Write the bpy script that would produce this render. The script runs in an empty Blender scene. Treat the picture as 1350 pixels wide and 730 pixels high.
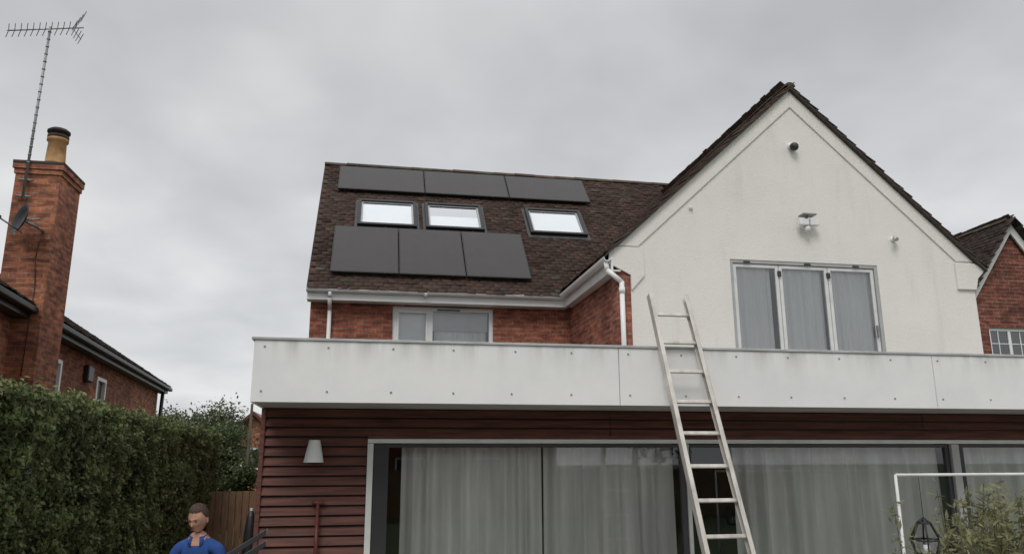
import bpy, bmesh, math, random
import numpy as np
from mathutils import Vector, Matrix, noise
random.seed(7); rng=np.random.default_rng(7)
H=1.9
scn=bpy.context.scene
scn.view_settings.view_transform='Standard'; scn.view_settings.look='None'; scn.view_settings.exposure=0
COL=scn.collection
# ---------------------------------------------------------------- materials
def newmat(name):
    m=bpy.data.materials.new(name); m.use_nodes=True
    nt=m.node_tree; b=nt.nodes['Principled BSDF']; return m,nt,b
def nd(nt,t,**kw):
    n=nt.nodes.new(t)
    for k,v in kw.items():
        if k in n.inputs.keys(): n.inputs[k].default_value=v
        else: setattr(n,k,v)
    return n
def ramp(nt,src,stops):
    r=nt.nodes.new('ShaderNodeValToRGB'); e=r.color_ramp.elements
    while len(e)>1: e.remove(e[-1])
    e[0].position=stops[0][0]; e[0].color=(*stops[0][1],1)
    for p,c in stops[1:]:
        x=e.new(p); x.color=(*c,1)
    nt.links.new(src,r.inputs[0]); return r
def mixc(nt,fac,a,b,mode='MIX'):
    n=nt.nodes.new('ShaderNodeMix'); n.data_type='RGBA'; n.blend_type=mode
    for s,v in ((n.inputs[0],fac),(n.inputs[6],a),(n.inputs[7],b)):
        if hasattr(v,'node'): nt.links.new(v,s)
        else: s.default_value=v if not isinstance(v,tuple) else (*v,1)[:4]
    return n.outputs[2]
def objco(nt,scale=(1,1,1)):
    g=nt.nodes.new('ShaderNodeNewGeometry'); m=nt.nodes.new('ShaderNodeMapping'); m.inputs['Scale'].default_value=scale
    nt.links.new(g.outputs['Position'],m.inputs[0]); return m.outputs[0]
def noisen(nt,co,scale,detail=4,rough=.55):
    n=nd(nt,'ShaderNodeTexNoise',Scale=scale,Detail=detail,Roughness=rough); nt.links.new(co,n.inputs['Vector']); return n.outputs['Fac']
def bump(nt,b,h,strength=.3,dist=.01):
    n=nd(nt,'ShaderNodeBump',Strength=strength,Distance=dist); nt.links.new(h,n.inputs['Height']); nt.links.new(n.outputs[0],b.inputs['Normal'])
def simple(name,c,rough=.6,metal=0,var=.15,scale=6,stretch=(1,1,1),bmp=0,bs=60,spec=.5):
    m,nt,b=newmat(name); co=objco(nt,stretch)
    f=noisen(nt,co,scale,5)
    lo=tuple(x*(1-var) for x in c); hi=tuple(min(1,x*(1+var)) for x in c)
    r=ramp(nt,f,[(.3,lo),(.7,hi)]); nt.links.new(r.outputs[0],b.inputs['Base Color'])
    b.inputs['Roughness'].default_value=rough; b.inputs['Metallic'].default_value=metal
    b.inputs['Specular IOR Level'].default_value=spec
    if bmp: bump(nt,b,noisen(nt,co,bs,3),bmp,.01)
    return m
def brickmat(name,c1,c2,mortar,dark=.5):
    m,nt,b=newmat(name); uv=nt.nodes.new('ShaderNodeUVMap')
    t=nt.nodes.new('ShaderNodeTexBrick'); t.offset=.5
    for k,v in {'Scale':1,'Mortar Size':.007,'Mortar Smooth':.2,'Brick Width':.225,'Row Height':.075,'Bias':0}.items(): t.inputs[k].default_value=v
    t.inputs['Color1'].default_value=(*c1,1); t.inputs['Color2'].default_value=(*c2,1); t.inputs['Mortar'].default_value=(*mortar,1)
    nt.links.new(uv.outputs[0],t.inputs['Vector'])
    co=objco(nt); n1=noisen(nt,co,1.3,5); n2=noisen(nt,co,24,4); n3=noisen(nt,objco(nt,(4.4,4.4,13.3)),1.0,1)
    a=mixc(nt,ramp(nt,n1,[(.42,(0,0,0)),(.75,(.8,.8,.8))]).outputs[0],t.outputs['Color'],(.45*dark+.1,.4*dark+.1,.38*dark+.1),'MULTIPLY')
    a=mixc(nt,1.0,a,ramp(nt,n2,[(.3,(.72,.7,.7)),(.7,(1.25,1.2,1.18))]).outputs[0],'MULTIPLY')
    a=mixc(nt,1.0,a,ramp(nt,n3,[(.35,(.62,.58,.58)),(.5,(1,1,1)),(.66,(1.35,1.35,1.3))]).outputs[0],'MULTIPLY')
    nt.links.new(a,b.inputs['Base Color']); b.inputs['Roughness'].default_value=.9
    inv=nd(nt,'ShaderNodeMath',operation='SUBTRACT'); inv.inputs[0].default_value=1; nt.links.new(t.outputs['Fac'],inv.inputs[1])
    bump(nt,b,inv.outputs[0],.6,.008); return m
def attrmat(name,rough=.8,nscale=9,lo=.75,hi=1.25,bmp=0,trans=0,spec=.3):
    m,nt,b=newmat(name); a=nd(nt,'ShaderNodeAttribute',attribute_name='Col')
    co=objco(nt); f=noisen(nt,co,nscale,5)
    c=mixc(nt,1.0,a.outputs['Color'],ramp(nt,f,[(.3,(lo,)*3),(.7,(hi,)*3)]).outputs[0],'MULTIPLY')
    nt.links.new(c,b.inputs['Base Color']); b.inputs['Roughness'].default_value=rough; b.inputs['Specular IOR Level'].default_value=spec
    if trans:
        t=nt.nodes.new('ShaderNodeBsdfTranslucent'); nt.links.new(c,t.inputs[0]); mx=nd(nt,'ShaderNodeMixShader'); mx.inputs[0].default_value=trans
        nt.links.new(b.outputs[0],mx.inputs[1]); nt.links.new(t.outputs[0],mx.inputs[2]); nt.links.new(mx.outputs[0],nt.nodes['Material Output'].inputs[0])
    if bmp: bump(nt,b,noisen(nt,co,80,3),bmp,.006)
    return m
def glassmat(name,tint=(.75,.8,.78),boost=1.0):
    m,nt,b=newmat(name); nt.nodes.remove(b)
    tr=nt.nodes.new('ShaderNodeBsdfTransparent'); tr.inputs[0].default_value=(*tint,1)
    gl=nt.nodes.new('ShaderNodeBsdfGlossy'); gl.inputs['Roughness'].default_value=.01; gl.inputs[0].default_value=(.95,.97,1,1)
    fr=nd(nt,'ShaderNodeFresnel'); fr.inputs[0].default_value=1.5
    mu=nd(nt,'ShaderNodeMath',operation='MULTIPLY'); mu.inputs[1].default_value=1.9*boost; mu.use_clamp=True
    nt.links.new(fr.outputs[0],mu.inputs[0]); mx=nt.nodes.new('ShaderNodeMixShader')
    nt.links.new(mu.outputs[0],mx.inputs[0]); nt.links.new(tr.outputs[0],mx.inputs[1]); nt.links.new(gl.outputs[0],mx.inputs[2])
    nt.links.new(mx.outputs[0],nt.nodes['Material Output'].inputs[0]); return m

M={}
M['brick']=brickmat('red_brick',(.34,.108,.064),(.22,.070,.045),(.27,.19,.145),.7)
M['brickN']=brickmat('orange_brick',(.40,.15,.075),(.26,.085,.05),(.30,.22,.16),.6)
M['brickR']=brickmat('dark_red_brick',(.24,.07,.05),(.16,.05,.036),(.24,.18,.14),.7)
m,nt,b=newmat('white_render'); co=objco(nt); f=noisen(nt,co,.9,6,.65); st=noisen(nt,objco(nt,(3,3,.5)),1.5,5)
c=mixc(nt,ramp(nt,f,[(.35,(0,0,0)),(.75,(1,1,1))]).outputs[0],(.80,.78,.735),(.74,.72,.675))
c=mixc(nt,ramp(nt,st,[(.56,(0,0,0)),(.85,(.4,.4,.4))]).outputs[0],c,(.55,.52,.47))
nt.links.new(c,b.inputs['Base Color']); b.inputs['Roughness'].default_value=.9; bump(nt,b,noisen(nt,co,38,6,.75),.75,.014); M['render']=m
m,nt,b=newmat('white_fascia_panel'); co=objco(nt); st=noisen(nt,objco(nt,(4,4,.5)),1.6,6,.6); f=noisen(nt,co,1.3,6,.7)
g=nt.nodes.new('ShaderNodeNewGeometry'); sp=nt.nodes.new('ShaderNodeSeparateXYZ'); nt.links.new(g.outputs['Position'],sp.inputs[0])
zr=nd(nt,'ShaderNodeMapRange'); zr.inputs[1].default_value=H+.6; zr.inputs[2].default_value=H+1.06; nt.links.new(sp.outputs[2],zr.inputs[0])
pw=nd(nt,'ShaderNodeMath',operation='POWER'); pw.inputs[1].default_value=3; nt.links.new(zr.outputs[0],pw.inputs[0])
mm=nd(nt,'ShaderNodeMath',operation='MULTIPLY'); nt.links.new(pw.outputs[0],mm.inputs[0]); nt.links.new(ramp(nt,st,[(.44,(0,0,0)),(.70,(.85,.85,.85))]).outputs[0],mm.inputs[1])
c=mixc(nt,ramp(nt,f,[(.4,(0,0,0)),(.75,(1,1,1))]).outputs[0],(.79,.79,.79),(.70,.705,.71))
c=mixc(nt,mm.outputs[0],c,(.36,.35,.32)); nt.links.new(c,b.inputs['Base Color']); b.inputs['Roughness'].default_value=.5; M['fascia']=m
M['coping']=simple('grey_coping',(.42,.43,.43),.5,0,.2,5)
M['upvc']=simple('white_upvc',(.78,.79,.79),.35,0,.05,3)
M['upvc_d']=simple('weathered_white_paint',(.66,.67,.66),.5,0,.12,4)
M['alu']=simple('grey_aluminium_frame',(.40,.41,.41),.4,.2,.08,4)
M['darkframe']=simple('dark_grey_frame',(.03,.032,.035),.4,0,.1,4)
M['soffit']=simple('grey_soffit',(.34,.33,.32),.7,0,.12,2)
M['clad']=simple('red_stained_timber',(.118,.040,.028),.6,0,.5,2.2,(1,1,14),.3,40)
M['black']=simple('black_plastic',(.015,.015,.017),.45,0,.2,8)
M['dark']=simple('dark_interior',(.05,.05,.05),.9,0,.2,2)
M['floorin']=simple('interior_floor',(.12,.09,.07),.7,0,.2,2)
M['curtain']=simple('sheer_curtain',(.92,.92,.91),.95,0,.05,3,(3,1,.3))
M['curtain_g']=simple('grey_net_curtain',(.82,.82,.80),.95,0,.14,3,(3,1,.3))
M['blind']=simple('white_blind',(.80,.81,.80),.9,0,.05,3)
M['glass']=glassmat('window_glass',(.92,.93,.925),1.1)
M['glass2']=glassmat('upper_window_glass',(.98,.99,.99),1.6)
M['roofglass']=glassmat('roof_window_glass',(.88,.92,.92),3.5)
M['tile']=attrmat('clay_roof_tile',.9,5,.75,1.25,.4)
M['lead']=simple('lead_flashing',(.07,.07,.072),.6,.2,.2,6)
M['metal']=simple('ladder_aluminium',(.60,.57,.52),.42,.45,.22,12,(1,1,.4))
M['galv']=simple('galvanised_steel',(.30,.30,.30),.5,.6,.25,14)
M['pot']=simple('terracotta_pot',(.40,.23,.10),.85,0,.3,9)
M['cap']=simple('weathered_cap',(.055,.045,.04),.9,0,.4,10)
M['wood']=simple('fence_timber',(.20,.12,.07),.85,0,.3,5,(6,6,.6),.2)
M['concrete']=simple('patio_paving',(.34,.32,.29),.9,0,.2,2,(1,1,1),.2)
M['grass']=simple('lawn_grass',(.055,.085,.028),.95,0,.45,3,(1,1,1),.5,30)
M['leaf']=attrmat('leaf',.5,3,.7,1.3,0,.3,.4)
M['bark']=simple('bark',(.10,.075,.055),.95,0,.35,8,(1,1,.3),.5,25)
M['hcore']=simple('hedge_core',(.016,.024,.009),1,0,.3,4)
M['rake']=simple('red_brown_painted_wood',(.12,.03,.025),.5,0,.2,8)
m,nt,b=newmat('solar_cell'); uv=nt.nodes.new('ShaderNodeUVMap'); t=nt.nodes.new('ShaderNodeTexBrick'); t.offset=0
for k,v in {'Scale':1,'Mortar Size':.0022,'Brick Width':.182,'Row Height':.182}.items(): t.inputs[k].default_value=v
t.inputs['Color1'].default_value=(.030,.025,.025,1); t.inputs['Color2'].default_value=(.034,.029,.029,1); t.inputs['Mortar'].default_value=(.044,.040,.040,1)
nt.links.new(uv.outputs[0],t.inputs['Vector']); nt.links.new(t.outputs['Color'],b.inputs['Base Color'])
b.inputs['Roughness'].default_value=.36; b.inputs['IOR'].default_value=1.45; M['solar']=m
M['sframe']=simple('black_anodised_frame',(.02,.02,.022),.4,.3,.1,6)
def plain(name,c,rough=.6,var=.12,scale=20,bmp=0,bs=30): M[name]=simple(name,c,rough,0,var,scale,(1,1,1),bmp,bs)
plain('skin',(.47,.25,.175),.5,.2,22,.15,200); plain('hair',(.065,.040,.024),.7,.5,80,.8,160); plain('shirt',(.020,.068,.25),.9,.22,9,.8,14)
plain('trousers',(.03,.032,.04),.9,.2,12); plain('shoe',(.03,.025,.02),.6); plain('eyew',(.6,.57,.54),.3); plain('logo',(.7,.75,.8),.6); plain('lips',(.30,.12,.095),.5)

# ---------------------------------------------------------------- helpers
def link(o,parent=None):
    COL.objects.link(o)
    if parent is not None: o.parent=parent
    return o
def root(name):
    e=bpy.data.objects.new(name,None); e.empty_display_size=.2; COL.objects.link(e); return e
def uvbox(me):
    uv=me.uv_layers.new(name='UVMap'); 
    for p in me.polygons:
        n=p.normal; ax=max(range(3),key=lambda i:abs(n[i]))
        for li in p.loop_indices:
            v=me.vertices[me.loops[li].vertex_index].co
            uv.data[li].uv=((v.y,v.z),(v.x,v.z),(v.x,v.y))[ax]
def mk(name,verts,faces,mat,parent=None,smooth=False,bevel=0,rel=True,fix=True):
    me=bpy.data.meshes.new(name); me.from_pydata([(v[0],v[1],v[2]+(H if rel else 0)) for v in verts],[],faces)
    me.update()
    if fix:
        bm=bmesh.new(); bm.from_mesh(me); bmesh.ops.recalc_face_normals(bm,faces=bm.faces); bm.to_mesh(me); bm.free()
    uvbox(me); me.materials.append(M[mat])
    if smooth:
        for p in me.polygons: p.use_smooth=True
    o=bpy.data.objects.new(name,me); link(o,parent)
    if bevel:
        b=o.modifiers.new('b','BEVEL'); b.width=bevel; b.segments=2; b.limit_method='ANGLE'
    return o
BF=[(0,1,2,3),(7,6,5,4),(0,4,5,1),(1,5,6,2),(2,6,7,3),(3,7,4,0)]
def box(name,x0,x1,y0,y1,z0,z1,mat,parent=None,bevel=.003):
    v=[(x0,y0,z0),(x1,y0,z0),(x1,y1,z0),(x0,y1,z0),(x0,y0,z1),(x1,y0,z1),(x1,y1,z1),(x0,y1,z1)]
    return mk(name,v,BF,mat,parent,bevel=bevel)
def boxes(name,lst,mat,parent=None,bevel=.003):
    V=[];Fc=[]
    for x0,x1,y0,y1,z0,z1 in lst:
        o=len(V); V+=[(x0,y0,z0),(x1,y0,z0),(x1,y1,z0),(x0,y1,z0),(x0,y0,z1),(x1,y0,z1),(x1,y1,z1),(x0,y1,z1)]
        Fc+=[tuple(i+o for i in f) for f in BF]
    return mk(name,V,Fc,mat,parent,bevel=bevel)
def prismY(name,pts,y0,y1,mat,parent=None,bevel=0):
    n=len(pts); V=[(x,y0,z) for x,z in pts]+[(x,y1,z) for x,z in pts]
    Fc=[tuple(range(n)),tuple(range(2*n-1,n-1,-1))]+[(i,(i+1)%n,n+(i+1)%n,n+i) for i in range(n)]
    return mk(name,V,Fc,mat,parent,bevel=bevel)
def tubes(name,segs,mat,parent=None,n=10,rel=True):
    V=[];Fc=[]
    for a,b_,r0,r1 in segs:
        a=Vector(a);b_=Vector(b_);d=(b_-a).normalized(); u=d.orthogonal().normalized(); w=d.cross(u); o=len(V)
        for P,r in ((a,r0),(b_,r1)):
            for i in range(n):
                t=2*math.pi*i/n; V.append(tuple(P+u*math.cos(t)*r+w*math.sin(t)*r))
        for i in range(n): Fc.append((o+i,o+(i+1)%n,o+n+(i+1)%n,o+n+i))
        Fc.append(tuple(o+i for i in range(n))[::-1]); Fc.append(tuple(o+n+i for i in range(n)))
    o=mk(name,V,Fc,mat,parent,rel=rel)
    for p in o.data.polygons: p.use_smooth=len(p.vertices)==4
    return o
def lathe(name,prof,c,mat,parent=None,n=24,axis=None):
    V=[];Fc=[];ax=Vector(axis or (0,0,1)).normalized();u=ax.orthogonal().normalized();w=ax.cross(u)
    for r,z in prof:
        for i in range(n):
            t=2*math.pi*i/n; V.append(tuple(Vector(c)+ax*z+u*r*math.cos(t)+w*r*math.sin(t)))
    for k in range(len(prof)-1):
        for i in range(n): Fc.append((k*n+i,k*n+(i+1)%n,(k+1)*n+(i+1)%n,(k+1)*n+i))
    Fc.append(tuple(range(n))[::-1]); Fc.append(tuple((len(prof)-1)*n+i for i in range(n)))
    return mk(name,V,Fc,mat,parent,smooth=True)
def fastmesh(name,V,quads,col,mat,parent=None):
    V=np.asarray(V,dtype=np.float32).reshape(-1,3); Q=np.asarray(quads,dtype=np.int32).reshape(-1,4)
    me=bpy.data.meshes.new(name); me.vertices.add(len(V)); me.vertices.foreach_set('co',V.ravel())
    me.loops.add(len(Q)*4); me.loops.foreach_set('vertex_index',Q.ravel())
    me.polygons.add(len(Q)); me.polygons.foreach_set('loop_start',np.arange(0,len(Q)*4,4,dtype=np.int32))
    try: me.polygons.foreach_set('loop_total',np.full(len(Q),4,dtype=np.int32))
    except Exception: pass
    me.update(calc_edges=True); me.validate()
    a=me.color_attributes.new('Col','FLOAT_COLOR','POINT'); C=np.ones((len(V),4),dtype=np.float32); C[:,:3]=col; a.data.foreach_set('color',C.ravel())
    me.materials.append(M[mat]); o=bpy.data.objects.new(name,me); link(o,parent); return o
def tiles(name,origin,u,v,nu,nv,keep,parent,w=.165,g=.10,cb=(.084,.056,.046),rel=True):
    """real overlapping plain tiles laid on a slope; u along eaves, v up slope"""
    O=np.array(origin,float); O[2]+=H; u=np.array(u,float); v=np.array(v,float); n=np.cross(u,v); n/=np.linalg.norm(n)
    if n[2]<0: n=-n
    V=[];Q=[];C=[]
    for j in range(nv):
        for i in range(-1,nu):
            su=(i+(.5 if j%2 else 0))*w; sv=j*g
            if not keep(su+w/2,sv+g/2): continue
            su+=rng.normal(0,.003); l=min(.26,2.2*g+.04); dz=rng.normal(0,.0045); tw=rng.normal(0,.004); th=.016
            base=O+u*su+v*(sv+rng.normal(0,.005))
            h0=.045+dz; h1=.012
            p=[base+n*(h0+tw),base+u*(w-.003)+n*(h0-tw),base+u*(w-.003)+v*l+n*h1,base+v*l+n*h1]
            q=[x-n*th for x in p[:2]]
            o=len(V); V+=p+q+[p[2]-n*th,p[3]-n*th]
            Q+=[(o,o+1,o+2,o+3),(o+4,o+5,o+1,o),(o+1,o+5,o+6,o+2),(o+4,o,o+3,o+7)]
            k=noise.noise(Vector(base)*.8)
            k2=noise.noise(Vector(base)*3.1+Vector((5,5,5)))
            br=1+.25*k+.17*rng.normal(0,.6)
            c=np.array(cb)*max(.6,br)
            rr=rng.random()
            if rr<.08: c=c*np.array([1.2,1.04,.98])
            elif rr<.13: c=np.array([.092,.083,.066])*(.8+.4*rng.random())
            elif rr<.23: c=c*.78
            if k2>.3 and rng.random()<.3: c=.7*c+.3*np.array([.07,.07,.05])
            C+=[c]*8
    return fastmesh(name,V,Q,np.array(C),'tile',parent)
def leaves(name,P,size,col,parent=None,elong=1.6,nrm=None,mat='leaf'):
    P=np.asarray(P); N=len(P); a=rng.normal(size=(N,3)); 
    if nrm is not None: a=a*.75+nrm
    a/=np.linalg.norm(a,axis=1)[:,None]; t=rng.normal(size=(N,3)); u=np.cross(a,t); u/=np.linalg.norm(u,axis=1)[:,None]; w=np.cross(a,u)
    s=(np.asarray(size)*rng.uniform(.6,1.3,N))[:,None]
    V=np.stack([P-u*s*elong,P-w*s*.62+a*s*.15,P+u*s*elong,P+w*s*.62+a*s*.15],1).reshape(-1,3)
    Q=np.arange(N*4).reshape(-1,4)
    return fastmesh(name,V,Q,np.repeat(col,4,0),mat,parent)
def wavy(name,x0,x1,y,z0,z1,mat,parent,pitch=.13,amp=.035,seed=0):
    r=random.Random(seed); n=int((x1-x0)/.015); V=[];Fc=[]; ph=0; ys=[]; am=1
    for i in range(n+1):
        ph+=.015/pitch*2*math.pi*r.uniform(.4,1.7); am+=(r.uniform(.1,1.7)-am)*.10
        ys.append(y+amp*am*math.sin(ph)+amp*.5*math.sin(ph*.37+1))
    for k,z in enumerate((z0,(z0+z1)/2,z1)):
        for i in range(n+1): V.append((x0+(x1-x0)*i/n+(.01*math.sin(i*.3) if k==0 else 0),y+(ys[i]-y)*(1.15,1.,.8)[k],z))
    for k in range(2):
        for i in range(n): Fc.append((k*(n+1)+i,k*(n+1)+i+1,(k+1)*(n+1)+i+1,(k+1)*(n+1)+i))
    return mk(name,V,Fc,mat,parent,smooth=True,fix=False)
def frame(name,x0,x1,z0,z1,y0,y1,t,mat,parent,bevel=.004):
    return boxes(name,[(x0,x0+t,y0,y1,z0,z1),(x1-t,x1,y0,y1,z0,z1),(x0+t,x1-t,y0,y1,z1-t,z1),(x0+t,x1-t,y0,y1,z0,z0+t)],mat,parent,bevel)
def pane(name,x0,x1,y,z0,z1,mat,parent):
    return mk(name,[(x0,y,z0),(x1,y,z0),(x1,y,z1),(x0,y,z1)],[(0,1,2,3)],mat,parent,fix=False)
def wallholes(name,xs,zs,holes,y0,y1,mat,parent):
    """wall facing -Y made of cells with openings"""
    L=[]
    for i in range(len(xs)-1):
        for j in range(len(zs)-1):
            if (i,j) in holes: continue
            L.append((xs[i],xs[i+1],y0,y1,zs[j],zs[j+1]))
    bm=bmesh.new()
    for x0,x1,a,b_,z0,z1 in L:
        vs=[bm.verts.new(p) for p in [(x0,a,z0),(x1,a,z0),(x1,b_,z0),(x0,b_,z0),(x0,a,z1),(x1,a,z1),(x1,b_,z1),(x0,b_,z1)]]
        for f in BF: bm.faces.new([vs[k] for k in f])
    bmesh.ops.remove_doubles(bm,verts=bm.verts,dist=1e-5)
    seen={}
    for f in bm.faces: seen.setdefault(frozenset(f.verts),[]).append(f)
    bmesh.ops.delete(bm,geom=[f for fs in seen.values() if len(fs)>1 for f in fs],context='FACES_ONLY')
    bm.verts.index_update()
    V=[tuple(v.co) for v in bm.verts]; Fc=[tuple(v.index for v in f.verts) for f in bm.faces]; bm.free()
    return mk(name,V,Fc,mat,parent)

# ================================================================= MAIN HOUSE
hs=root('brick_house')
T48=math.tan(math.radians(48)); c48,s48=math.cos(math.radians(48)),math.sin(math.radians(48))
EY,EZ=13.10,2.85
wallholes('upper_brick_wall',[-.98,.39,2.13,3.5],[-1.9,1.45,2.64,2.95],{(1,1)},13.4,13.65,'brick',hs)
box('side_brick_wall',-.98,-.73,13.65,20.5,-1.9,2.95,'brick',hs,0)
box('return_brick_wall',3.5,3.75,10.75,13.398,-1.9,2.86,'brick',hs,0)
box('brick_pier',3.45,3.655,10.502,10.748,.6,2.86,'brick',hs,0)
mk('side_gable_wall',[(-.98,13.65,2.951),(-.98,20.5,2.951),(-.98,17.0,6.05),(-.98,15.95,5.95),(-.75,13.65,2.951),(-.75,20.5,2.951),(-.75,17.0,6.05),(-.75,15.95,5.95)],[(0,1,2,3),(4,5,6,7)],'brick',hs,fix=False)
box('eaves_fascia',-1.03,3.42,13.16,13.19,2.66,2.86,'upvc',hs)
box('eaves_soffit',-1.03,3.42,13.19,13.398,2.66,2.68,'upvc',hs)
box('return_fascia',3.36,3.39,10.45,13.157,2.66,2.86,'upvc',hs)
box('return_soffit',3.39,3.498,10.45,13.157,2.66,2.68,'upvc',hs)
def gutter(name,p0,p1,side,mat='upvc'):
    p0=Vector(p0);p1=Vector(p1);d=(p1-p0).normalized();s=Vector(side);V=[];Fc=[];k=12
    for r in (.058,.050):
        for P in (p0,p1):
            for i in range(k+1):
                t=math.pi*i/k; V.append(tuple(P+s*r*math.cos(t)-Vector((0,0,1))*r*math.sin(t)*1.1))
    m_=k+1
    for i in range(k):
        Fc.append((i,i+1,m_+i+1,m_+i)); Fc.append((2*m_+i,3*m_+i,3*m_+i+1,2*m_+i+1)); Fc.append((i,2*m_+i,2*m_+i+1,i+1)); Fc.append((m_+i,m_+i+1,3*m_+i+1,3*m_+i))
    Fc.append((0,m_,3*m_,2*m_)); Fc.append((k,2*m_+k,3*m_+k,m_+k))
    return mk(name,V,Fc,mat,hs,smooth=False)
gutter('main_gutter',(-1.04,13.10,2.84),(3.36,13.10,2.84),(0,1,0))
gutter('return_gutter',(3.30,10.42,2.86),(3.30,13.16,2.86),(1,0,0))
tubes('gutter_joint',[((x,13.10,2.80),(x+.05,13.10,2.80),.062,.062) for x in (.9,)],'upvc',hs,16)
tubes('downpipe_left',[((-.66,13.10,2.79),(-.66,13.12,2.70),.034,.034),((-.66,13.12,2.70),(-.66,13.32,2.52),.034,.034),((-.66,13.32,2.53),(-.66,13.33,-1.9),.034,.034)],'upvc',hs,14)
tubes('downpipe_right',[((3.30,10.50,2.80),(3.30,10.47,2.68),.036,.036),((3.30,10.47,2.68),(3.50,10.43,2.50),.036,.036),((3.50,10.43,2.51),(3.50,10.43,.9),.036,.036),((3.50,10.43,2.42),(3.50,10.43,2.34),.045,.045)],'upvc',hs,14)
rx0,rx1=-1.02,12.0; slope=4.42
def P48(x,s,h=0): return (x,EY+s*c48-h*s48,EZ+s*s48+h*c48)
def quad48(name,x0,x1,s0,s1,h,mat,parent): return mk(name,[P48(x0,s0,h),P48(x1,s0,h),P48(x1,s1,h),P48(x0,s1,h)],[(0,1,2,3)],mat,parent,fix=False)
ridgeY,ridgeZ=P48(0,slope)[1:]
mk('main_roof_deck',[P48(rx0+.02,-.02,-.03),P48(10.2,-.02,-.03),P48(10.2,slope,-.03),P48(rx0+.02,slope,-.03),(rx0+.02,2*ridgeY-EY,EZ),(10.2,2*ridgeY-EY,EZ)],[(0,1,2,3),(3,2,5,4)],'cap',hs,fix=False)
GX,TG,GA=6.38,.921,5.72
GE=3.30
def keepmain(su,sv):
    x=rx0+su; s=sv; Z=EZ+s*s48
    if sv>slope-.03 or x>10.0 or su<.02: return False
    if x>GE and Z<EZ+.07+TG*(x-GE)-.02 and x<GX: return False
    if x>=GX: return False
    return True
tiles('main_roof_tiles',P48(rx0,-.06),(1,0,0),(0,c48,s48),70,46,keepmain,hs)
def obox(name,p0,ux,uy,uz,a,b_,c,mat,parent,bevel=.003):
    p0=Vector(p0);ux=Vector(ux).normalized()*a;uy=Vector(uy).normalized()*b_;uz=Vector(uz).normalized()*c
    v=[p0,p0+ux,p0+ux+uy,p0+uy,p0+uz,p0+ux+uz,p0+ux+uy+uz,p0+uy+uz]
    return mk(name,[tuple(q) for q in v],BF,mat,parent,bevel=bevel)
obox('verge_undercloak',P48(rx0-.02,-.05,-.06),(1,0,0),(0,c48,s48),(0,-s48,c48),.16,slope,.075,'cap',hs)
def ridge(name,p0,dirv,length,r=.115,seg=.45,parent=hs,cb=(.09,.06,.048)):
    d=Vector(dirv).normalized(); sdir=d.cross(Vector((0,0,1))).normalized(); V=[];Q=[];C=[]; k=10; n=int(length/seg)
    for j in range(n):
        c=np.array(cb)*rng.uniform(.7,1.3); 
        if rng.random()<.3: c=np.array([.085,.08,.055])
        dz=rng.normal(0,.004)
        o=len(V)
        for e,(t0,rr) in enumerate(((j*seg,r*1.03),((j+1)*seg-.006,r*.98))):
            for i in range(k+1):
                t=math.pi*i/k; P=Vector(p0)+d*t0+sdir*rr*math.cos(t)+Vector((0,0,1))*(rr*.8*math.sin(t)+dz+H); V.append(tuple(P)); C.append(c)
        for i in range(k): Q.append((o+i,o+k+1+i,o+k+2+i,o+i+1))
        o2=len(V); V.append(tuple(Vector(p0)+d*(j*seg)+Vector((0,0,H-.01)))); C.append(c*.6)
        for i in range(0,k,2): Q.append((o2,o+i,o+i+1,o+min(i+2,k)))
    return fastmesh(name,V,Q,np.array(C),'tile',parent)
ridge('main_ridge_tiles',(rx0-.02,ridgeY,ridgeZ-.02),(1,0,0),8.0,.10)
for k,(a,b_) in enumerate(((-.29,.82),(.99,2.11),(3.01,4.15))):
    s0,s1=1.92,2.86; t=.06; h=.02; e=Vector((0,c48,s48)); nn=(0,-s48,c48)
    obox('roof_window_frame',P48(a,s0,h),(1,0,0),e,nn,b_-a,t,.10,'sframe',hs)
    obox('roof_window_frame',P48(a,s1-t,h),(1,0,0),e,nn,b_-a,t,.10,'sframe',hs)
    obox('roof_window_frame',P48(a,s0+t,h),(1,0,0),e,nn,t,s1-s0-2*t,.10,'sframe',hs)
    obox('roof_window_frame',P48(b_-t,s0+t,h),(1,0,0),e,nn,t,s1-s0-2*t,.10,'sframe',hs)
    quad48('roof_window_flashing',a-.05,b_+.05,s0-.10,s1+.05,.05,'lead',hs)
    it=.035
    for (xa,xb,sa,sb) in ((a+t,b_-t,s0+t,s0+t+it),(a+t,b_-t,s1-t-it,s1-t),(a+t,a+t+it,s0+t+it,s1-t-it),(b_-t-it,b_-t,s0+t+it,s1-t-it)):
        quad48('roof_window_sash',xa,xb,sa,sb,.085,'alu',hs)
    quad48('roof_window_pane',a+t,b_-t,s0+t,s1-t,.075,'roofglass',hs)
    if k!=1: quad48('roof_window_blind',a+t,b_-t,s0+t,s1-t,.058,'blind',hs)
    else:
        quad48('roof_window_blind',a+t,b_-t,s0+t,s0+t+.45,.058,'blind',hs); quad48('roof_window_recess',a+t,b_-t,s0+t+.45,s1-t,.057,'lead',hs)
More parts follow.
